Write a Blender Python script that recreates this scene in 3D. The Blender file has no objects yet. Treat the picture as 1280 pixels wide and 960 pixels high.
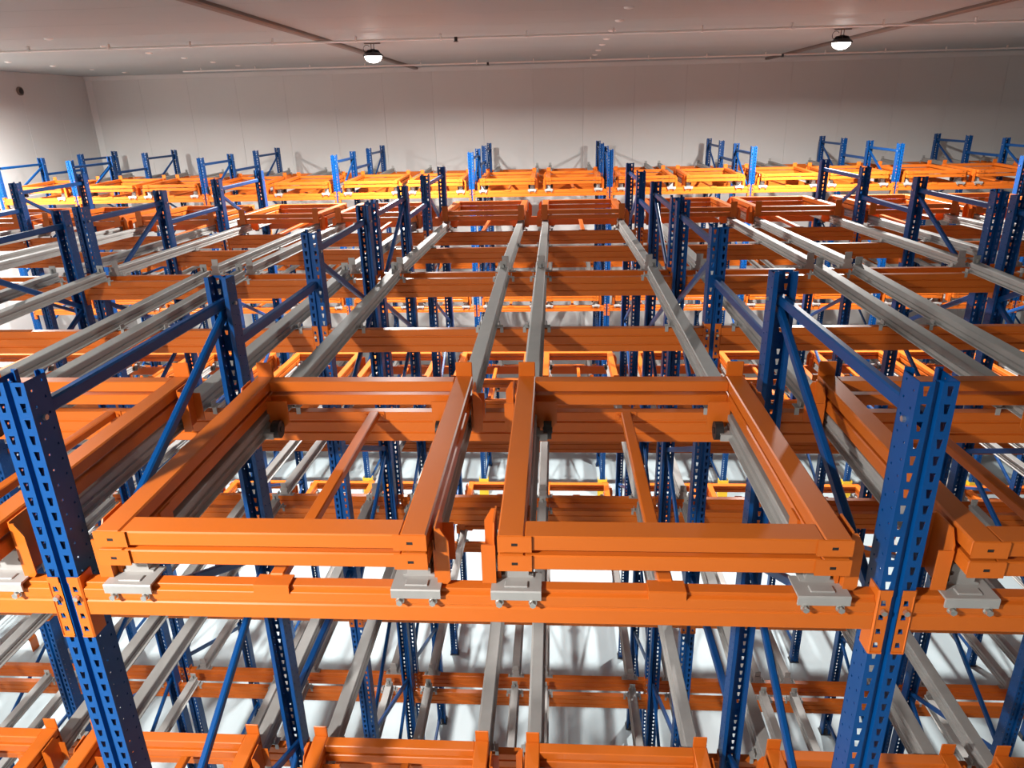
import bpy, math, random
from mathutils import Matrix, Vector

random.seed(7)
scene = bpy.context.scene
COL = scene.collection

# ------------------------------------------------------------------ camera
TOP = 6.96                       # height of the upright tops above the floor
CAM = Vector((0.26809, -1.76897, 0.66058 + TOP))
YAW, PITCH, ROLL, FPX = 0.06489, 0.36376, -0.02412, 894.08


def make_camera():
    cy, sy, cp, sp = math.cos(YAW), math.sin(YAW), math.cos(PITCH), math.sin(PITCH)
    cr, sr = math.cos(ROLL), math.sin(ROLL)
    f = Vector((-sy * cp, cy * cp, -sp))
    r = Vector((cy, sy, 0))
    u = r.cross(f)
    r2 = cr * r + sr * u
    u2 = -sr * r + cr * u
    cam = bpy.data.cameras.new('camera')
    cam.sensor_width = 36.0
    cam.lens = FPX / 1280.0 * 36.0
    cam.clip_start = 0.05
    cam.clip_end = 200
    o = bpy.data.objects.new('camera', cam)
    m = Matrix((r2, u2, -f)).transposed().to_4x4()
    m.translation = CAM
    o.matrix_world = m
    COL.objects.link(o)
    scene.camera = o


make_camera()

# ------------------------------------------------------------------ world, exposure
world = bpy.data.worlds.new('world')
scene.world = world
world.use_nodes = True
world.node_tree.nodes['Background'].inputs[0].default_value = (0.6, 0.6, 0.62, 1)
world.node_tree.nodes['Background'].inputs[1].default_value = 0.0
vs = scene.view_settings
vs.view_transform = 'Standard'
vs.look = 'None'
vs.exposure = 0.0
vs.gamma = 1.0
vs.use_curve_mapping = False
LAMP_WATTS = 1000.0
FRONT_LAMP_WATTS = 680.0
AISLE_LAMP_Y = 9.85
FRONT_LAMP_Y = -2.6
LAMP_X = (-9.28, -2.45, 4.38)          # the second and third are in the picture
FRONT_LAMP_X = (-9.28, -2.45)
CEIL = TOP + 1.66
LAMP_Z = TOP + 1.48

# ------------------------------------------------------------------ room and rack dimensions
PITCH_Y = 1.30                  # upright to upright
BAY = 2.5
UW, UD = 0.10, 0.09             # upright width, depth
BACK_GAP = 0.18                 # between the back-to-back racks
Y_G = 3 * PITCH_Y + UD + BACK_GAP + 3 * PITCH_Y     # 8.07, near edge of the row facing the far aisle
AISLE = 3.537
Y_H = Y_G + AISLE
WALL_Y = 16.1
WALL_LEFT = -10.88
WALL_RIGHT = 14.0
WALL_FRONT = -7.0
LEVELS = [TOP - 0.677 - 2.16 * k for k in range(3)]      # top of the front beams
BEAM_DZ = (0.0, 0.009, 0.045, 0.077)                     # rise of beams in depth
RAIL_SLOPE = 0.0188
END_LINE = -10.22

ORD = ['first', 'second', 'third', 'fourth', 'fifth', 'sixth', 'seventh', 'eighth', 'ninth', 'tenth', 'eleventh']
LEVEL_NAME = ['top level', 'second level', 'third level']
LANE_NAME = ['nearer lane', 'farther lane']


# ------------------------------------------------------------------ materials
def mat(name, color, rough=0.5, metal=0.0, coat=0.0, var=0.0, noise=None, bump=0.0, bscale=60, rvar=0.0, spec=0.5):
    m = bpy.data.materials.new(name)
    m.use_nodes = True
    nt = m.node_tree
    b = nt.nodes['Principled BSDF']
    b.inputs['Roughness'].default_value = rough
    b.inputs['Metallic'].default_value = metal
    b.inputs['Coat Weight'].default_value = coat
    b.inputs['Coat Roughness'].default_value = 0.15
    b.inputs['Base Color'].default_value = (*color, 1)
    b.inputs['Specular IOR Level'].default_value = spec
    tc = nt.nodes.new('ShaderNodeTexCoord')
    src = tc.outputs['Object']
    if noise:
        scale, amount, dark = noise
        oi = nt.nodes.new('ShaderNodeObjectInfo')
        n = nt.nodes.new('ShaderNodeTexNoise')
        n.noise_dimensions = '4D'
        n.inputs['Scale'].default_value = scale
        n.inputs['Detail'].default_value = 5
        n.inputs['Roughness'].default_value = 0.65
        mul = nt.nodes.new('ShaderNodeMath')
        mul.operation = 'MULTIPLY'
        mul.inputs[1].default_value = 37.0
        nt.links.new(oi.outputs['Random'], mul.inputs[0])
        nt.links.new(mul.outputs[0], n.inputs['W'])
        nt.links.new(src, n.inputs['Vector'])
        ramp = nt.nodes.new('ShaderNodeValToRGB')
        ramp.color_ramp.elements[0].position = 0.35
        ramp.color_ramp.elements[1].position = 0.68
        ramp.color_ramp.elements[0].color = (*[c * (1 - amount) + d * amount for c, d in zip(color, dark)], 1)
        ramp.color_ramp.elements[1].color = (*color, 1)
        nt.links.new(n.outputs['Fac'], ramp.inputs['Fac'])
        out = ramp.outputs['Color']
        if var:
            hsv = nt.nodes.new('ShaderNodeHueSaturation')
            mr = nt.nodes.new('ShaderNodeMapRange')
            mr.inputs['To Min'].default_value = 1 - var
            mr.inputs['To Max'].default_value = 1 + var
            nt.links.new(oi.outputs['Random'], mr.inputs['Value'])
            nt.links.new(mr.outputs[0], hsv.inputs['Value'])
            nt.links.new(out, hsv.inputs['Color'])
            out = hsv.outputs['Color']
        nt.links.new(out, b.inputs['Base Color'])
        if rvar:
            mr2 = nt.nodes.new('ShaderNodeMapRange')
            mr2.inputs['To Min'].default_value = rough - rvar
            mr2.inputs['To Max'].default_value = rough + rvar
            nt.links.new(n.outputs['Fac'], mr2.inputs['Value'])
            nt.links.new(mr2.outputs[0], b.inputs['Roughness'])
    if bump:
        n2 = nt.nodes.new('ShaderNodeTexNoise')
        n2.inputs['Scale'].default_value = bscale
        n2.inputs['Detail'].default_value = 3
        nt.links.new(src, n2.inputs['Vector'])
        bp = nt.nodes.new('ShaderNodeBump')
        bp.inputs['Strength'].default_value = bump
        bp.inputs['Distance'].default_value = 0.01
        nt.links.new(n2.outputs['Fac'], bp.inputs['Height'])
        nt.links.new(bp.outputs['Normal'], b.inputs['Normal'])
    return m


M_ORANGE = mat('orange_powder_coat', (0.60, 0.134, 0.013), 0.36, spec=0.34, noise=(3.0, 0.12, (0.46, 0.090, 0.011)), var=0.05, rvar=0.08)
M_BLUE = mat('blue_powder_coat', (0.0003, 0.060, 0.225), 0.38, spec=0.3, noise=(2.0, 0.15, (0.0005, 0.032, 0.13)), var=0.04, rvar=0.06)
M_GALV = mat('galvanised_steel', (0.42, 0.41, 0.39), 0.62, metal=0.35, noise=(9.0, 0.35, (0.30, 0.29, 0.275)), var=0.06, rvar=0.12)
M_ZINC = mat('zinc_bolt', (0.62, 0.61, 0.58), 0.32, metal=0.9)
M_RUBBER = mat('black_wheel', (0.012, 0.012, 0.012), 0.5)
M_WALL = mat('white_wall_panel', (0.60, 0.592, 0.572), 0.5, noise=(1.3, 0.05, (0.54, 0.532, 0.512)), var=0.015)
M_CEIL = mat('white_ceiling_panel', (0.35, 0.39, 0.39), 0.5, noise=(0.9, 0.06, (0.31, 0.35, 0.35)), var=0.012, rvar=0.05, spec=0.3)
M_SEAM = mat('panel_core', (0.55, 0.53, 0.50), 0.6)
M_FLOOR = mat('concrete_floor', (0.41, 0.49, 0.515), 0.38, noise=(0.55, 0.22, (0.32, 0.385, 0.41)), bump=0.02, bscale=30, rvar=0.08)
M_CHANNEL = mat('brown_grey_channel', (0.16, 0.125, 0.105), 0.5)
M_PIPE = mat('white_plastic_pipe', (0.74, 0.71, 0.68), 0.4)
M_LAMPBODY = mat('dark_aluminium', (0.07, 0.07, 0.075), 0.45, metal=0.6)
M_YELLOW = mat('yellow_guard', (0.85, 0.52, 0.01), 0.4)
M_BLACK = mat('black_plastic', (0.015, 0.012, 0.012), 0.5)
M_GLOW = bpy.data.materials.new('lamp_lens')
M_GLOW.use_nodes = True
_b = M_GLOW.node_tree.nodes['Principled BSDF']
_b.inputs['Base Color'].default_value = (0.9, 0.9, 0.9, 1)
_b.inputs['Emission Color'].default_value = (1.0, 0.97, 0.92, 1)
_b.inputs['Emission Strength'].default_value = 14.0


# ------------------------------------------------------------------ mesh helpers
class MB:
    """Collects faces for one mesh."""

    def __init__(self):
        self.v, self.f = [], []

    def quad(self, a, b, c, d):
        n = len(self.v)
        self.v += [tuple(a), tuple(b), tuple(c), tuple(d)]
        self.f.append((n, n + 1, n + 2, n + 3))

    def box(self, c, s, bev=0.0):
        cx, cy, cz = c
        hx, hy, hz = s[0] / 2, s[1] / 2, s[2] / 2
        n = len(self.v)
        if bev <= 0:
            for sx in (-1, 1):
                for sy in (-1, 1):
                    for sz in (-1, 1):
                        self.v.append((cx + sx * hx, cy + sy * hy, cz + sz * hz))
            for q in ((0, 1, 3, 2), (4, 6, 7, 5), (0, 4, 5, 1), (2, 3, 7, 6), (0, 2, 6, 4), (1, 5, 7, 3)):
                self.f.append(tuple(n + i for i in q))
            return self
        b = min(bev, hx * .9, hy * .9, hz * .9)
        idx = {}
        for sx in (-1, 1):
            for sy in (-1, 1):
                for sz in (-1, 1):
                    for a in range(3):
                        p = [sx * (hx - b), sy * (hy - b), sz * (hz - b)]
                        p[a] = (sx * hx, sy * hy, sz * hz)[a]
                        idx[(sx, sy, sz, a)] = len(self.v)
                        self.v.append((cx + p[0], cy + p[1], cz + p[2]))
        for a in range(3):
            o1, o2 = [i for i in range(3) if i != a]
            for s_ in (-1, 1):
                loop = []
                for t1, t2 in ((-1, -1), (1, -1), (1, 1), (-1, 1)):
                    k = [0, 0, 0]
                    k[a], k[o1], k[o2] = s_, t1, t2
                    loop.append(idx[(*k, a)])
                flip = (s_ < 0) != (a == 1)
                self.f.append(tuple(reversed(loop)) if flip else tuple(loop))
        for a in range(3):
            o1, o2 = [i for i in range(3) if i != a]
            for t1 in (-1, 1):
                for t2 in (-1, 1):
                    def g(s_, axis):
                        k = [0, 0, 0]
                        k[a], k[o1], k[o2] = s_, t1, t2
                        return idx[(*k, axis)]
                    loop = (g(-1, o1), g(1, o1), g(1, o2), g(-1, o2))
                    flip = (t1 * t2 > 0) != (a == 1)
                    self.f.append(loop if not flip else tuple(reversed(loop)))
        for sx in (-1, 1):
            for sy in (-1, 1):
                for sz in (-1, 1):
                    loop = [idx[(sx, sy, sz, a)] for a in range(3)]
                    self.f.append(tuple(loop) if sx * sy * sz > 0 else tuple(reversed(loop)))
        return self

    def extrude(self, pts, axis, a0, a1):
        """closed profile pts swept along an axis; axis 'x': pts are (y,z); 'y': (x,z); 'z': (x,y)"""
        n = len(self.v)
        k = len(pts)
        for a in (a0, a1):
            for p, q in pts:
                self.v.append({'x': (a, p, q), 'y': (p, a, q), 'z': (p, q, a)}[axis])
        for i in range(k):
            j = (i + 1) % k
            self.f.append((n + i, n + j, n + k + j, n + k + i))
        self.f.append(tuple(n + i for i in reversed(range(k))))
        self.f.append(tuple(n + k + i for i in range(k)))
        return self

    def cyl(self, c, r, h, axis='z', n=12, r2=None):
        r2 = r if r2 is None else r2
        b = len(self.v)
        for s_, rr in ((-h / 2, r), (h / 2, r2)):
            for i in range(n):
                a = 2 * math.pi * i / n
                p, q = rr * math.cos(a), rr * math.sin(a)
                d = {'z': (p, q, s_), 'x': (s_, p, q), 'y': (q, s_, p)}[axis]
                self.v.append((c[0] + d[0], c[1] + d[1], c[2] + d[2]))
        for i in range(n):
            j = (i + 1) % n
            self.f.append((b + i, b + j, b + n + j, b + n + i))
        self.f.append(tuple(b + i for i in reversed(range(n))))
        self.f.append(tuple(b + n + i for i in range(n)))
        return self

    def lathe(self, prof, n=24, c=(0, 0, 0)):
        b = len(self.v)
        for r, z in prof:
            for i in range(n):
                a = 2 * math.pi * i / n
                self.v.append((c[0] + r * math.cos(a), c[1] + r * math.sin(a), c[2] + z))
        for k in range(len(prof) - 1):
            for i in range(n):
                j = (i + 1) % n
                self.f.append((b + k * n + i, b + k * n + j, b + (k + 1) * n + j, b + (k + 1) * n + i))
        return self

    def tube(self, pts, r, n=8):
        b = len(self.v)
        pts = [Vector(p) for p in pts]
        for i, p in enumerate(pts):
            t = (pts[min(i + 1, len(pts) - 1)] - pts[max(i - 1, 0)]).normalized()
            ref = Vector((0, 0, 1)) if abs(t.z) < .9 else Vector((1, 0, 0))
            u = t.cross(ref).normalized()
            w = u.cross(t)
            for k in range(n):
                a = 2 * math.pi * k / n
                self.v.append(tuple(p + r * (math.cos(a) * u + math.sin(a) * w)))
        for i in range(len(pts) - 1):
            for k in range(n):
                j = (k + 1) % n
                self.f.append((b + i * n + k, b + i * n + j, b + (i + 1) * n + j, b + (i + 1) * n + k))
        self.f.append(tuple(b + k for k in reversed(range(n))))
        self.f.append(tuple(b + (len(pts) - 1) * n + k for k in range(n)))
        return self

    def perforated(self, org, u, vdir, nrm, width, pitch, count, hole, t=0.003):
        """a strip of sheet metal width x pitch*count with one 4-sided hole per cell, real thickness t (towards -nrm)"""
        org, u, vdir, nrm = Vector(org), Vector(u), Vector(vdir), Vector(nrm)
        off = -nrm * t
        for i in range(count):
            o = org + vdir * (pitch * i)
            c = [o, o + u * width, o + u * width + vdir * pitch, o + vdir * pitch]
            h = [o + u * a + vdir * b for a, b in hole]
            for k in range(4):
                j = (k + 1) % 4
                self.quad(c[k], c[j], h[j], h[k])
                self.quad(c[k] + off, h[k] + off, h[j] + off, c[j] + off)
                self.quad(h[k], h[j], h[j] + off, h[k] + off)
        return self

    def mesh(self, name, m, smooth=False):
        me = bpy.data.meshes.new(name)
        me.from_pydata(self.v, [], self.f)
        me.materials.append(m)
        if smooth:
            for p in me.polygons:
                p.use_smooth = True
        me.update()
        return me


def part(name, me, parent, loc=(0, 0, 0), rot=(0, 0, 0), label=None):
    o = bpy.data.objects.new(name, me)
    COL.objects.link(o)
    o.parent = parent
    o.location = loc
    o.rotation_euler = rot
    if label:
        o['label'] = label
    return o


def tag(o, label, cat, group=None):
    o['label'] = label
    o['category'] = cat
    if group:
        o['group'] = group
    return o


def thing(name, label, cat, loc, rot=(0, 0, 0), group=None):
    o = bpy.data.objects.new(name, None)
    o.empty_display_size = 0.1
    COL.objects.link(o)
    o.location = loc
    o.rotation_euler = rot
    return tag(o, label, cat, group)


def struct(name, me, loc=(0, 0, 0)):
    o = bpy.data.objects.new(name, me)
    COL.objects.link(o)
    o.location = loc
    o['kind'] = 'structure'
    return o


# ------------------------------------------------------------------ the room
def slab(name, c, s, m):
    return struct(name, MB().box(c, s).mesh(name, m))


XM, YM = (WALL_LEFT + WALL_RIGHT) / 2, (WALL_FRONT + WALL_Y) / 2
XL, YL = WALL_RIGHT - WALL_LEFT, WALL_Y - WALL_FRONT
floor = slab('floor', (XM, YM, -0.1), (XL + .6, YL + .6, 0.2), M_FLOOR)
ceiling = slab('ceiling', (XM, YM, CEIL + 0.13), (XL + .6, YL + .6, 0.2), M_SEAM)
wall_back = slab('wall_back', (XM, WALL_Y + 0.13, CEIL / 2), (XL + .6, 0.2, CEIL), M_SEAM)
wall_left = slab('wall_left', (WALL_LEFT - 0.13, YM, CEIL / 2), (0.2, YL, CEIL), M_SEAM)
wall_right = slab('wall_right', (WALL_RIGHT + 0.13, YM, CEIL / 2), (0.2, YL, CEIL), M_WALL)
wall_front = slab('wall_front', (XM, WALL_FRONT - 0.13, CEIL / 2), (XL + .6, 0.2, CEIL), M_WALL)

PW = 1.168                                  # width of one insulated panel
me = MB().box((0, 0, 0), (PW - 0.002, 0.03, CEIL), 0.003).mesh('wall_panel', M_WALL)
x = -2.583 - 7 * PW + PW / 2
while x < WALL_RIGHT + .3:
    part('wall_panel', me, wall_back, (x, WALL_Y + 0.015, CEIL / 2))
    x += PW
me = MB().box((0, 0, 0), (0.03, PW - 0.002, CEIL), 0.003).mesh('wall_panel', M_WALL)
y = WALL_Y - PW / 2
while y > WALL_FRONT:
    part('wall_panel', me, wall_left, (WALL_LEFT - 0.015, y, CEIL / 2))
    y -= PW
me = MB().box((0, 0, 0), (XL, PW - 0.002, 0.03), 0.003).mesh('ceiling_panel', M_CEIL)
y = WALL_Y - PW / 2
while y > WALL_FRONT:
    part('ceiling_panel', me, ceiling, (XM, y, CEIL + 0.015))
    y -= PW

# coves along the top of the back wall and in its corner
cove = struct('trim_1', MB().extrude([(0, 0), (0, -0.09), (-0.012, -0.09), (-0.09, -0.012), (-0.09, 0)], 'x', WALL_LEFT, WALL_RIGHT).mesh('trim', M_WALL), (0, WALL_Y, CEIL))

corner = struct('trim_2', MB().extrude([(0, 0), (.135, 0), (.135, -.004), (.012, -.05), (.004, -.135), (0, -.135)], 'z', 0, CEIL - .09).mesh('trim', M_WALL), (WALL_LEFT, WALL_Y, 0))

# ------------------------------------------------------------------ shared rack meshes
def upright_mesh():
    b = MB()
    n = int(round(TOP / 0.05))
    t = 0.003
    hw = UW / 2
    gx, gd = 0.010, 0.014           # centre groove
    hole = lambda w: [(w / 2 - .0045, .010), (w / 2 + .0045, .010), (w / 2 + .0085, .038), (w / 2 - .0085, .038)]
    w = hw - gx
    Z = (0, 0, 1)
    b.perforated((-hw, 0, 0), (1, 0, 0), Z, (0, -1, 0), w, .05, n, hole(w), t)
    b.perforated((gx, 0, 0), (1, 0, 0), Z, (0, -1, 0), w, .05, n, hole(w), t)
    small = lambda w, z: [(w / 2 - .004, z - .0035), (w / 2 + .004, z - .0035), (w / 2 + .004, z + .0035), (w / 2 - .004, z + .0035)]
    for s in (-1, 1):
        for y0, y1, z in ((0, .045, .018), (.045, UD, .034)):
            b.perforated((s * hw, y0, 0), (0, 1, 0), Z, (s, 0, 0), y1 - y0, .05, n, small(y1 - y0, z), t)
        # rear lips and the groove flanks
        b.box((s * (hw - .010), UD - t / 2, TOP / 2), (.020, t, TOP))
        b.box((s * (hw - .020 + t / 2), UD - .008, TOP / 2), (t, .016, TOP))
    H = n * .05
    pts = [(-gx, 0), (-.006, gd), (.006, gd), (gx, 0)]
    for (x0, y0), (x1, y1) in zip(pts, pts[1:]):
        b.quad((x0, y0, 0), (x1, y1, 0), (x1, y1, H), (x0, y0, H))
        b.quad((x0, y0 + t, 0), (x0, y0 + t, H), (x1, y1 + t, H), (x1, y1 + t, 0))
    return b.mesh('upright', M_BLUE)


ME_UPRIGHT = upright_mesh()
ME_FOOT = MB().box((0, .045, .006), (.13, .12, .012), .002).box((-.056, .045, .035), (.006, .08, .05)).box((.056, .045, .035), (.006, .08, .05)).mesh('foot_plate', M_LAMPBODY)


def channel_profile(w, d, t=.003):
    """C profile, w tall, d deep"""
    return [(-d / 2, -w / 2), (d / 2, -w / 2), (d / 2, -w / 2 + t), (-d / 2 + t, -w / 2 + t),
            (-d / 2 + t, w / 2 - t), (d / 2, w / 2 - t), (d / 2, w / 2), (-d / 2, w / 2)]


def bar_between(name, p0, p1, w, d, m, parent, bolts=True):
    """brace profile from p0 to p1, both in the plane x = const of the parent"""
    p0, p1 = Vector(p0), Vector(p1)
    L = (p1 - p0).length
    key = ('brace', round(L, 3), w, d)
    if key not in CACHE:
        c = .006
        pr = [(-d / 2 + c, -w / 2), (d / 2 - c, -w / 2), (d / 2, -w / 2 + c), (d / 2, w / 2 - c),
              (d / 2 - c, w / 2), (-d / 2 + c, w / 2), (-d / 2, w / 2 - c), (-d / 2, -w / 2 + c)]
        CACHE[key] = MB().extrude(pr, 'y', 0, L).mesh(name, m)
    a = math.atan2(p1.z - p0.z, p1.y - p0.y)
    o = part(name, CACHE[key], parent, p0, (a, 0, 0))
    return o


CACHE = {}
ME_BOLT_X = MB().cyl((0, 0, 0), .009, UW + .018, 'x', 6).mesh('bolt', M_ZINC)

# load beams, modelled with the bay's left upright centre line at x = 0, front plane of the upright at y = 0, top at z = 0
def beam_mesh(length, stepped):
    x0, x1 = UW / 2 + .005, length - UW / 2 - .005
    if stepped:
        p = [(.052, 0), (.014, 0), (.012, -.002), (.012, -.013), (.002, -.017), (0, -.019), (0, -.050), (.004, -.054),
             (.004, -.060), (0, -.064), (0, -.112), (.003, -.115), (.050, -.115), (.052, -.113)]
    else:
        p = [(.050, 0), (.002, 0), (0, -.002), (0, -.040), (.007, -.044), (.007, -.050), (0, -.054), (0, -.098), (.007, -.102),
             (.007, -.108), (0, -.112), (0, -.150), (.002, -.152), (.050, -.152), (.052, -.150), (.052, -.112), (.045, -.108),
             (.045, -.102), (.052, -.098), (.052, -.054), (.045, -.050), (.045, -.044), (.052, -.040), (.052, -.002)]
    return MB().extrude(p, 'x', x0, x1).mesh('beam_body', M_ORANGE)


def connector_mesh(s):
    """end plate hooked on the upright; s = +1: the beam lies towards +x"""
    b = MB()
    w = .036
    hole = [(w / 2 - .009, .014), (w / 2 + .007, .014), (w / 2 + .003, .034), (w / 2 - .009, .034)]
    if s > 0:
        b.perforated((.014, -.003, -.192), (1, 0, 0), (0, 0, 1), (0, -1, 0), w, .05, 4, hole, .003)
    else:
        b.perforated((-.014 - w, -.003, -.192), (1, 0, 0), (0, 0, 1), (0, -1, 0), w, .05, 4, hole, .003)
    cx = s * (.014 + w / 2)
    b.box((cx, -.0045, .018), (w, .003, .020))
    b.box((cx, -.0045, -.192 - .003), (w, .003, .006))
    # rolled corner and side flange
    b.extrude([(s * .049, -.006), (s * .054, -.002), (s * .054, .055), (s * .050, .055), (s * .050, .0), (s * .047, -.003)], 'z', -.198, .028)
    return b.mesh('connector', M_ORANGE)


ME_CONN = {1: connector_mesh(1), -1: connector_mesh(-1)}
ME_PIN = MB().cyl((0, -.011, 0), .009, .012, 'y', 6).mesh('bolt', M_ZINC)

# rails: local origin at the front end, underside
RAIL_LEN = 3.985
rp = [(-.050, 0), (.050, 0), (.050, .006), (.036, .010), (.036, .030), (.028, .034), (.028, .044), (.036, .048), (.036, .068),
      (.032, .072), (-.032, .072), (-.036, .068), (-.036, .048), (-.028, .044), (-.028, .034), (-.036, .030), (-.036, .010), (-.050, .006)]
ME_RAIL = MB().extrude(rp, 'y', 0.055, RAIL_LEN).mesh('track', M_GALV)
ME_BRACKET = MB().extrude([(.085, .001), (-.008, .001), (-.008, -.024), (-.014, -.024), (-.015, .004), (-.012, .008), (.085, .008)], 'x', -.075, .075).box((0.0, .018, .010), (.07, .03, .006), .002).mesh('front_bracket', M_GALV)
ME_BRBOLT = MB().cyl((0, -.010, 0), .010, .018, 'y', 6).cyl((0, -.003, 0), .013, .004, 'y', 12).mesh('bolt', M_ZINC)
cp = MB()
cp.box((0, 0, -.003), (.17, .05, .005))
for s in (-1, 1):
    cp.box((s * .062, 0, .012), (.006, .04, .03))
    cp.box((s * .078, -.028, -.018), (.02, .005, .034))
ME_CLIP = cp.mesh('rail_clip', M_GALV)
ME_STOP = MB().box((0, 0, .070), (.056, .006, .14), .002).box((-.0, -.014, .14 - .04), (.010, .024, .03)).mesh('end_stop', M_GALV)

# carts, local origin: lane centre, front edge, z = 0 at the top of the frame
CW, CL = 0.99, 1.255
BH = 0.050
ME_SIDE = MB().box((0, CL / 2, -BH / 2), (.078, CL, BH), .005).mesh('side_bar', M_ORANGE)
ME_FRONT = MB().box((0, .045, -BH / 2 - .0015), (CW - .156 + .002, .084, BH - .001), .004).mesh('front_bar', M_ORANGE)
ME_REAR = MB().box((0, CL - .034, -BH / 2 - .0015), (CW - .156 + .002, .064, BH - .001), .004).mesh('rear_bar', M_ORANGE)
cpm = MB()
w = .098
cpm.perforated((-w / 2, -.004, -BH - .001), (1, 0, 0), (0, 0, 1), (0, -1, 0), w, BH + .002, 1,
               [(w / 2 - .009, .020), (w / 2 + .009, .020), (w / 2 + .009, .030), (w / 2 - .009, .030)], .004)
ME_CORNER = cpm.mesh('corner_plate', M_ORANGE)
ME_SLOT_SHADE = MB().box((0, -.0015, -BH - .001 + .025), (.0176, .003, .0096)).mesh('slot', M_BLACK)  # black plug stands in for the shade inside the open slot
ME_TAB = MB().box((0, CL + .006, -.026), (.074, .008, .180), .003).mesh('stop_tab', M_ORANGE)
def leg_mesh(depth, fl):
    """side plate with folded edges that reaches down beside the rail; x = 0 is the outer face of the frame, +x is outwards"""
    b = MB()
    b.extrude([(-.06, -.004), (.035, -.004), (.06, -.045), (.06, -depth + .02), (.045, -depth), (-.045, -depth), (-.06, -depth + .02)], 'x', .002, .007)
    b.extrude([(.002, -.012), (fl * .45, -.012), (fl, -.055), (fl, -depth + .012), (fl - .010, -depth), (.002, -depth)], 'y', -.0605, -.0555)
    b.box((fl / 2, .058, -depth / 2 - .03), (fl, .005, depth - .07))
    return b.mesh('leg', M_ORANGE)


ME_LEG_UP = leg_mesh(.205, .042)
ME_LEG_LOW = leg_mesh(.150, .011)
ME_INNER = MB().extrude([(-.034, -.030), (.034, -.030), (.034, -.135), (.022, -.150), (-.022, -.150), (-.034, -.135)], 'y', -.003, .003).mesh('wheel_plate', M_ORANGE)
ME_REARPLATE = MB().extrude([(-.048, -.010), (.048, -.010), (.048, -.110), (.020, -.140), (-.034, -.140), (-.048, -.125)], 'y', -.003, .003).mesh('wheel_plate', M_ORANGE)
ME_WHEEL = MB().cyl((0, 0, 0), .040, .034, 'x', 20).cyl((0, 0, 0), .014, .042, 'x', 10).mesh('wheel', M_RUBBER)
ME_STOPANGLE = MB().box((0, 0, 0), (.052, .004, .030)).box((0, .02, .013), (.052, .04, .004)).mesh('stop_angle', M_GALV)

# slim bars in the lane centres
ME_SBAR = MB().box((0, (PITCH_Y + .035 + .05) / 2, -.004), (.045, PITCH_Y + .035 - .05, .036), .004).mesh('bar_body', M_ORANGE)
ME_SADDLE = MB().extrude([(.056, .001), (.008, .001), (.004, -.020), (-.004, -.020), (-.002, .005), (.002, .008), (.056, .008)], 'x', -.055, .055).mesh('saddle', M_ORANGE)
ME_BARPLATE = MB().box((0, 0, 0), (.10, .005, .040), .001).cyl((-.036, -.006, 0), .008, .010, 'y', 6).cyl((.036, -.006, 0), .008, .010, 'y', 6).mesh('end_plate', M_ORANGE)
ME_GUARD = MB().box((0, -.012, .19), (.19, .010, .38), .003).box((-.09, .05, .19), (.010, .13, .38), .003).box((.09, .05, .19), (.010, .13, .38), .003).mesh('upright_guard', M_YELLOW)


# ------------------------------------------------------------------ one rack
def world_pt(rack, x, y):
    return (x, rack['y0'] + y) if not rack['flip'] else (x, rack['y0'] - y)


def ordinal_of_line(i):           # upright line index -> counted from the side wall
    return ORD[i + 4]


def add_frame(rack, i, x, rear):
    """frame = two uprights and their bracing; rear: the pair C-D, else the pair A-B"""
    xx, yy = world_pt(rack, x, 2 * PITCH_Y if rear else 0)
    rz = math.pi if rack['flip'] else 0
    t = thing('braced_upright', '%s blue perforated upright frame, %s, %s frame line from the side wall' % ('rear' if rear else 'front', rack['name'], ordinal_of_line(i)),
              'frame', (xx, yy, 0), (0, 0, rz), 'upright frames of the %s' % rack['name'])
    a = part('upright', ME_UPRIGHT, t)
    part('foot_plate', ME_FOOT, a)
    b = part('upright', ME_UPRIGHT, t, (0, PITCH_Y + UD, 0), (0, 0, math.pi))
    part('foot_plate', ME_FOOT, b)
    ya, yb = .030, PITCH_Y + UD - .030
    z = TOP - .13
    part_b = bar_between('horizontal_brace', (0, ya, z), (0, yb, z), .045, .032, M_BLUE, t)
    for yv in (ya + .01, yb - .01):
        part('bolt', ME_BOLT_X, t, (0, yv, z))
    at_b = (not rear) or rack['rear_top_at_back']
    step = .66
    side = at_b
    z -= .035
    while z - step > .2:
        y0, y1 = (yb, ya) if side else (ya, yb)
        bar_between('diagonal_brace', (.0, y0, z), (.0, y1, z - step), .042, .028, M_BLUE, t)
        z -= step
        side = not side
    bar_between('horizontal_brace', (0, ya, .22), (0, yb, .22), .045, .032, M_BLUE, t)
    return t


def add_spacer(rack, i, x):
    xx, yy = world_pt(rack, x, PITCH_Y + UD)
    rz = math.pi if rack['flip'] else 0
    L = PITCH_Y - UD
    for k, z in enumerate((TOP - .335, TOP - 2.5, TOP - 4.65)):
        key = 'spacer'
        if key not in CACHE:
            c = .006
            pr = [(-.02 + c, -.024), (.02 - c, -.024), (.02, -.024 + c), (.02, .024 - c), (.02 - c, .024), (-.02 + c, .024), (-.02, .024 - c), (-.02, -.024 + c)]
            CACHE[key] = (MB().extrude(pr, 'y', .004, L - .004).mesh('spacer_tube', M_BLUE), MB().box((0, 0, 0), (.08, .004, .08), .001).mesh('end_plate', M_BLUE))
        t = thing('frame_spacer', 'blue spacer tube between frames, %s, %s frame line from side wall, %s' % (rack['name'], ordinal_of_line(i), ('uppermost', 'middle', 'lowest')[k]),
                  'spacer', (xx, yy, z), (0, 0, rz), 'frame spacers of the %s' % rack['name'])
        part('spacer_tube', CACHE[key][0], t)
        part('end_plate', CACHE[key][1], t, (0, .002, 0))
        part('end_plate', CACHE[key][1], t, (0, L - .002, 0))


ROWS = ('front', 'second', 'third', 'rear')


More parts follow.
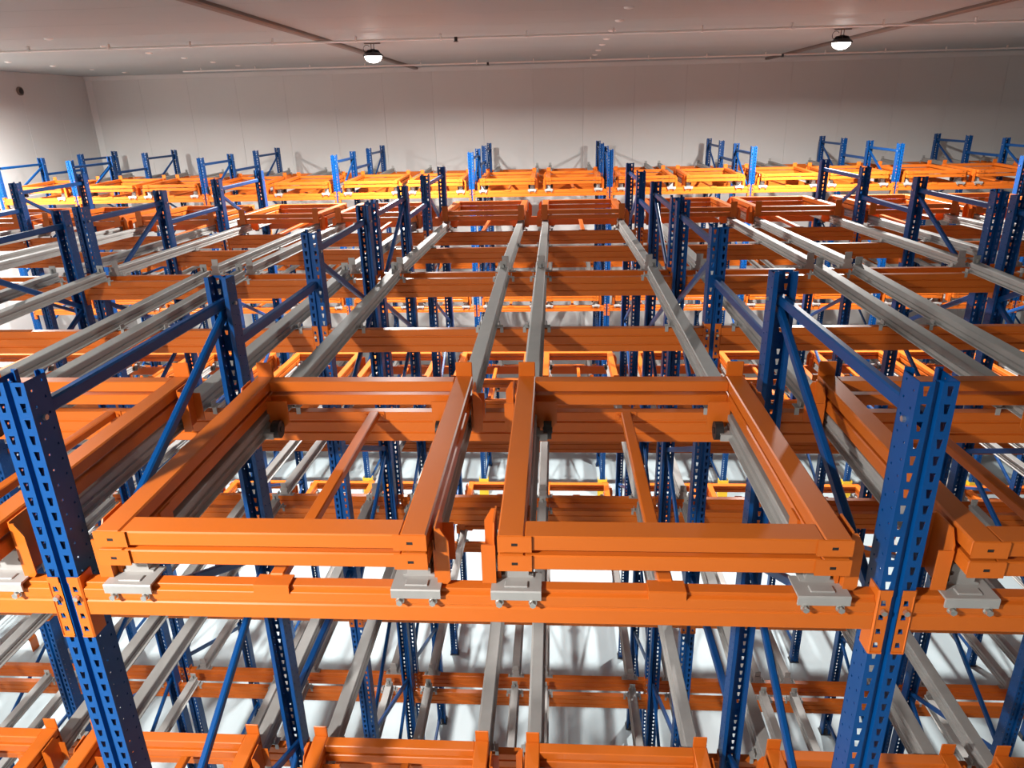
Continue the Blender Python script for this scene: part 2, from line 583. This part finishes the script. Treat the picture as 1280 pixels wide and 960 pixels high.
def add_beam(rack, bay, x0, length, lv, r):
    """beam of row r (0..3) hooked between two upright lines"""
    web_back = r in (1, 3)
    ylocal = r * PITCH_Y + (UD if web_back else 0)
    z = LEVELS[lv] + BEAM_DZ[r]
    turned = rack['flip'] != web_back
    xx, yy = world_pt(rack, x0 + (length if turned else 0), ylocal)
    key = ('beam', length, r == 0)
    if key not in CACHE:
        CACHE[key] = beam_mesh(length, r == 0)
    t = thing('load_beam', 'orange %s beam, %s of %s, %s bay from side wall' % (ROWS[r], LEVEL_NAME[lv], rack['name'], ORD[bay + 4]),
              'beam', (xx, yy, z), (0, 0, math.pi if turned else 0), 'load beams of the %s' % rack['name'])
    part('beam_body', CACHE[key], t)
    for s, xc in ((1, 0), (-1, length)):
        c = part('connector', ME_CONN[s], t, (xc, 0, 0))
        part('bolt', ME_PIN, c, (s * .032, 0, -.045))
    return t


def add_lane(rack, bay, xc, lv, lane):
    """two rails, a slim centre bar and two nested carts"""
    zf = LEVELS[lv]
    where = '%s of %s, %s bay from side wall' % (LEVEL_NAME[lv], rack['name'], ORD[bay + 4])
    rz = math.pi if rack['flip'] else 0
    for k, dx in enumerate((-.4465, .4465)):
        xx, yy = world_pt(rack, xc + dx, 0)
        t = thing('cart_rail', 'galvanised cart rail, %s, %s rail' % (where, ORD[lane * 2 + k]), 'rail', (xx, yy, zf + .003), (0, 0, rz), 'cart rails of the %s' % rack['name'])
        tr = part('track', ME_RAIL, t, (0, 0, .006), (RAIL_SLOPE, 0, 0))
        br = part('front_bracket', ME_BRACKET, t)
        for s in (-1, 1):
            part('bolt', ME_BRBOLT, br, (s * .050, -.004, -.036))
        for r in (1, 2, 3):
            yl = r * PITCH_Y + UD * (r != 2) + (.026 if r == 2 else -.026)
            part('rail_clip', ME_CLIP, t, (0, yl, .006 + yl * RAIL_SLOPE))
        part('end_stop', ME_STOP, t, (0, RAIL_LEN - .012, .006 + RAIL_LEN * RAIL_SLOPE - .012))
    xx, yy = world_pt(rack, xc, 0)
    # the front rack's lowest carts and those two bays off stand outside the picture
    if rack['name'] == 'front rack' and (lv == 2 or abs(bay) > 1):
        return
    t = thing('support_bar', 'slim orange support bar, %s, %s' % (where, LANE_NAME[lane]), 'bar', (xx, yy, zf), (0, 0, rz), 'support bars of the %s' % rack['name'])
    part('bar_body', ME_SBAR, t)
    part('saddle', ME_SADDLE, t)
    part('end_plate', ME_BARPLATE, t, (0, PITCH_Y + UD - .055, -.006))
    for upper in (True, False):
        top = .211 if upper else .149
        inset = 0.0 if upper else -.003
        xx, yy = world_pt(rack, xc, -.030 + inset)
        t = thing('pallet_cart', '%s nested orange cart, %s, %s' % ('upper' if upper else 'lower', where, LANE_NAME[lane]), 'cart',
                  (xx, yy, zf + top), (RAIL_SLOPE * (-1 if rack['flip'] else 1), 0, rz), 'pallet carts of the %s' % rack['name'])
        if rack['flip']:
            t.rotation_euler = (Matrix.Rotation(math.pi, 4, 'Z') @ Matrix.Rotation(RAIL_SLOPE, 4, 'X')).to_euler()
        for s in (-1, 1):
            part('side_bar', ME_SIDE, t, (s * (CW / 2 - .039), 0, 0))
            cpl = part('corner_plate', ME_CORNER, t, (s * (CW / 2 - .049), 0, 0))
            part('slot', ME_SLOT_SHADE, cpl, label='black plug for the shade inside the slot')
            if upper:
                part('stop_tab', ME_TAB, t, (s * (CW / 2 - .039), 0, 0))
            for yl in (.11, CL - .10):
                lg = part('leg', ME_LEG_UP if upper else ME_LEG_LOW, t, (s * (CW / 2 + (.012 if upper else -.001)), yl + (0 if upper else .03), 0), (0, 0, 0 if s > 0 else math.pi))
                if not upper:
                    if yl > .5:
                        wp = part('wheel_plate', ME_REARPLATE, t, (s * (CW / 2 - .124), CL - .120, 0))
                        part('wheel', ME_WHEEL, wp, (-s * .008, -.050, -.122))
                    else:
                        wp = part('wheel_plate', ME_INNER, t, (s * (CW / 2 - .082), .24, .028), (0, 0, math.pi / 2))
                        part('wheel', ME_WHEEL, wp, (0, s * .022, -.135), (0, 0, math.pi / 2))
        part('front_bar', ME_FRONT, t)
        part('rear_bar', ME_REAR, t)
        if not upper:
            for s in (-1, 1):
                part('stop_angle', ME_STOPANGLE, t, (s * (CW / 2 - .106), CL - .222, -.132), label='small grey steel angle')


RACKS = [
    dict(name='front rack', y0=0.0, flip=False, bays=range(-2, 3), rear_top_at_back=False),
    dict(name='middle rack', y0=Y_G + UD, flip=True, bays=range(-3, 4), rear_top_at_back=False),
    dict(name='wall rack', y0=Y_H, flip=False, bays=range(-4, 5), rear_top_at_back=True),
]


def line_x(i):
    return END_LINE if i == -4 else -BAY / 2 + BAY * i


for rack in RACKS:
    bays = list(rack['bays'])
    for i in range(bays[0], bays[-1] + 2):
        add_frame(rack, i, line_x(i), False)
        add_frame(rack, i, line_x(i), True)
        add_spacer(rack, i, line_x(i))
    for bay in bays:
        x0, x1 = line_x(bay), line_x(bay + 1)
        for lv in range(3):
            for r in range(4):
                add_beam(rack, bay, x0, round(x1 - x0, 4), lv, r)
            if x1 - x0 > 2:
                xm = (x0 + x1) / 2
                add_lane(rack, bay, xm - .597, lv, 0)
                add_lane(rack, bay, xm + .597, lv, 1)
            else:
                add_lane(rack, bay, (x0 + x1) / 2, lv, 0)
    if rack['name'] == 'wall rack':
        for i in range(bays[0], bays[-1] + 2):
            o = bpy.data.objects.new('upright_guard', ME_GUARD)
            COL.objects.link(o)
            o.location = (line_x(i), Y_H - .012, 0)
            tag(o, 'yellow floor guard around upright foot, wall rack, %s frame line from side wall' % ordinal_of_line(i), 'guard', 'yellow upright guards along the far aisle')

# ------------------------------------------------------------------ lamps
def lamp(x, y, label, watts, unseen=None):
    t = thing('high_bay_lamp' if not unseen else 'high_bay_lamp_%s_offscreen' % unseen, label, 'lamp', (x, y, LAMP_Z), group='round high bay lamps')
    part('housing', CACHE['lamp_housing'], t)
    part('heat_sink', CACHE['lamp_sink'], t)
    part('lens' if not unseen else 'lens_%s_offscreen' % unseen, CACHE['lamp_lens'], t)
    part('suspension_rod', CACHE['lamp_rod'], t)
    part('ceiling_cap', CACHE['lamp_cap'], t)
    part('cable', CACHE['lamp_cable'], t)
    ld = bpy.data.lights.new('lamp_light', 'AREA')
    ld.shape = 'DISK'
    ld.size = .24
    ld.spread = math.radians(170)
    ld.energy = watts
    ld.color = (1.0, 0.975, 0.94)
    lo = bpy.data.objects.new('lamp_light' if not unseen else 'lamp_light_%s_offscreen' % unseen, ld)
    COL.objects.link(lo)
    lo.parent = t
    lo.location = (0, 0, -.098)


CACHE['lamp_housing'] = MB().lathe([(.128, 0), (.150, -.004), (.152, .012), (.120, .040), (.070, .058), (.0, .060)], 28).mesh('housing', M_LAMPBODY)
sk = MB()
for k in range(14):
    a = 2 * math.pi * k / 14
    c, s = math.cos(a), math.sin(a)
    sk.quad((.03 * c, .03 * s, .05), (.115 * c, .115 * s, .042), (.085 * c, .085 * s, .085), (.03 * c, .03 * s, .095))
sk.cyl((0, 0, .075), .035, .05, 'z', 12)
CACHE['lamp_sink'] = sk.mesh('heat_sink', M_LAMPBODY)
CACHE['lamp_lens'] = MB().lathe([(.128, .004), (.122, -.030), (.100, -.058), (.062, -.080), (.025, -.089), (.0, -.090)], 28).mesh('lens', M_GLOW, True)
rod = CEIL - LAMP_Z
CACHE['lamp_rod'] = MB().cyl((0.02, 0, (rod + .095) / 2), .005, rod - .095, 'z', 8).cyl((-.02, 0, (rod + .095) / 2), .005, rod - .095, 'z', 8).mesh('suspension_rod', M_LAMPBODY)
CACHE['lamp_cap'] = MB().box((0, 0, rod - .006), (.24, .05, .012), .003).mesh('ceiling_cap', M_CHANNEL)
CACHE['lamp_cable'] = MB().tube([(-.09 - .05 * math.cos(a), 0, .10 + .055 * math.sin(a)) for a in [math.radians(d) for d in range(-150, 160, 20)]], .004, 6).mesh('cable', M_BLACK)
for k, x in enumerate(LAMP_X):
    lamp(x, AISLE_LAMP_Y, 'round glowing high bay lamp over the far aisle, %s from the side wall' % ORD[k], LAMP_WATTS, 'far_aisle' if k == 0 else None)
for k, x in enumerate(FRONT_LAMP_X):
    lamp(x, FRONT_LAMP_Y, 'round glowing high bay lamp over the front aisle, %s from the side wall' % ORD[k], FRONT_LAMP_WATTS, ('front_aisle_side_wall', 'front_aisle')[k])

# ------------------------------------------------------------------ ceiling fittings
for k, (x, lab) in enumerate(((-2.93, 'brown channel strip on ceiling beside the second far aisle lamp'), (5.0, 'brown channel strip on ceiling beside the third far aisle lamp'))):
    me = MB().extrude([(-.055, 0), (-.055, -.03), (-.04, -.045), (.04, -.045), (.055, -.03), (.055, 0)], 'y', WALL_FRONT, WALL_Y).mesh('ceiling_channel', M_CHANNEL)
    o = bpy.data.objects.new('ceiling_channel', me)
    COL.objects.link(o)
    o.location = (x, 0, CEIL)
    tag(o, lab, 'channel')
for y, xs, lab in ((8.75, WALL_LEFT + .02, 'thin white pipe under ceiling crossing above the middle rack'), (14.05, -7.47, 'thin white pipe under ceiling above the wall rack')):
    t = thing('sprinkler_pipe', lab, 'pipe', (xs, y, CEIL - .065))
    part('pipe', MB().cyl(((WALL_RIGHT - xs) / 2, 0, 0), .016, WALL_RIGHT - xs - .02, 'x', 10).mesh('pipe', M_PIPE), t)
    ME_HANG = MB().box((0, 0, .02), (.02, .04, .08), .002).mesh('pipe_clip', M_PIPE)
    x = .4
    while x < WALL_RIGHT - xs:
        part('pipe_clip', ME_HANG, t, (x, 0, 0))
        x += 1.15
for x, y, lab in ((-1.05, 8.70, 'small dark sprinkler head on pipe above the middle rack'), (-1.09, 14.0, 'small dark sprinkler head on pipe above wall rack, between lamps'),
                  (4.75, 14.0, 'small dark sprinkler head on pipe beside the ceiling channel')):
    t = thing('ceiling_sprinkler', lab, 'sprinkler', (x, y, CEIL - .10))
    part('nozzle', MB().cyl((0, 0, .02), .022, .05, 'z', 10).mesh('nozzle', M_BLACK), t)
    part('deflector', MB().cyl((0, 0, -.012), .034, .006, 'z', 12).mesh('deflector', M_BLACK), t)
ME_FIX = MB().lathe([(.055, 0), (.05, -.014), (.02, -.022), (0, -.023)], 14).mesh('ceiling_fixing', M_PIPE, True)
for col, (x, ys) in enumerate(((-9.13, (11.2, 12.38, 13.6, 14.77)), (-6.13, (7.9, 9.1, 10.3, 11.45, 12.57, 13.7)), (1.04, (6.7, 7.88, 9.05, 10.22, 11.25, 12.4, 13.55)))):
    for k, y in enumerate(ys):
        o = bpy.data.objects.new('ceiling_fixing', ME_FIX)
        COL.objects.link(o)
        o.location = (x, y, CEIL)
        tag(o, 'small white round ceiling fixing, %s row from side wall, number %s from back wall' % (ORD[col], ORD[len(ys) - 1 - k]), 'fixing', 'white fixings on the ceiling panels')

# round vent on the side wall, bent guard on the floor
t = thing('wall_vent', 'small round dark vent high on the side wall', 'vent', (WALL_LEFT, 13.73, TOP + 1.29))
part('ring', MB().cyl((.02, 0, 0), .085, .04, 'x', 20).mesh('ring', M_CHANNEL), t)
part('grille', MB().cyl((.042, 0, 0), .06, .008, 'x', 20).mesh('grille', M_BLACK), t)
arc = []
for k in range(9):
    a = math.radians(90 * k / 8)
    arc.append((.18 * math.cos(a), .18 + .12 * math.sin(a)))
prof = [(.18, 0)] + arc + [(a * .955, .18 + (b - .18) * .94) for a, b in reversed(arc)] + [(.172, 0)]
o = bpy.data.objects.new('floor_guard', MB().extrude(prof, 'y', -.07, .07).mesh('floor_guard', M_ORANGE))
COL.objects.link(o)
o.location = (-7.95, 6.7, 0)
tag(o, 'bent orange guard plate standing on floor under the middle rack', 'guard')
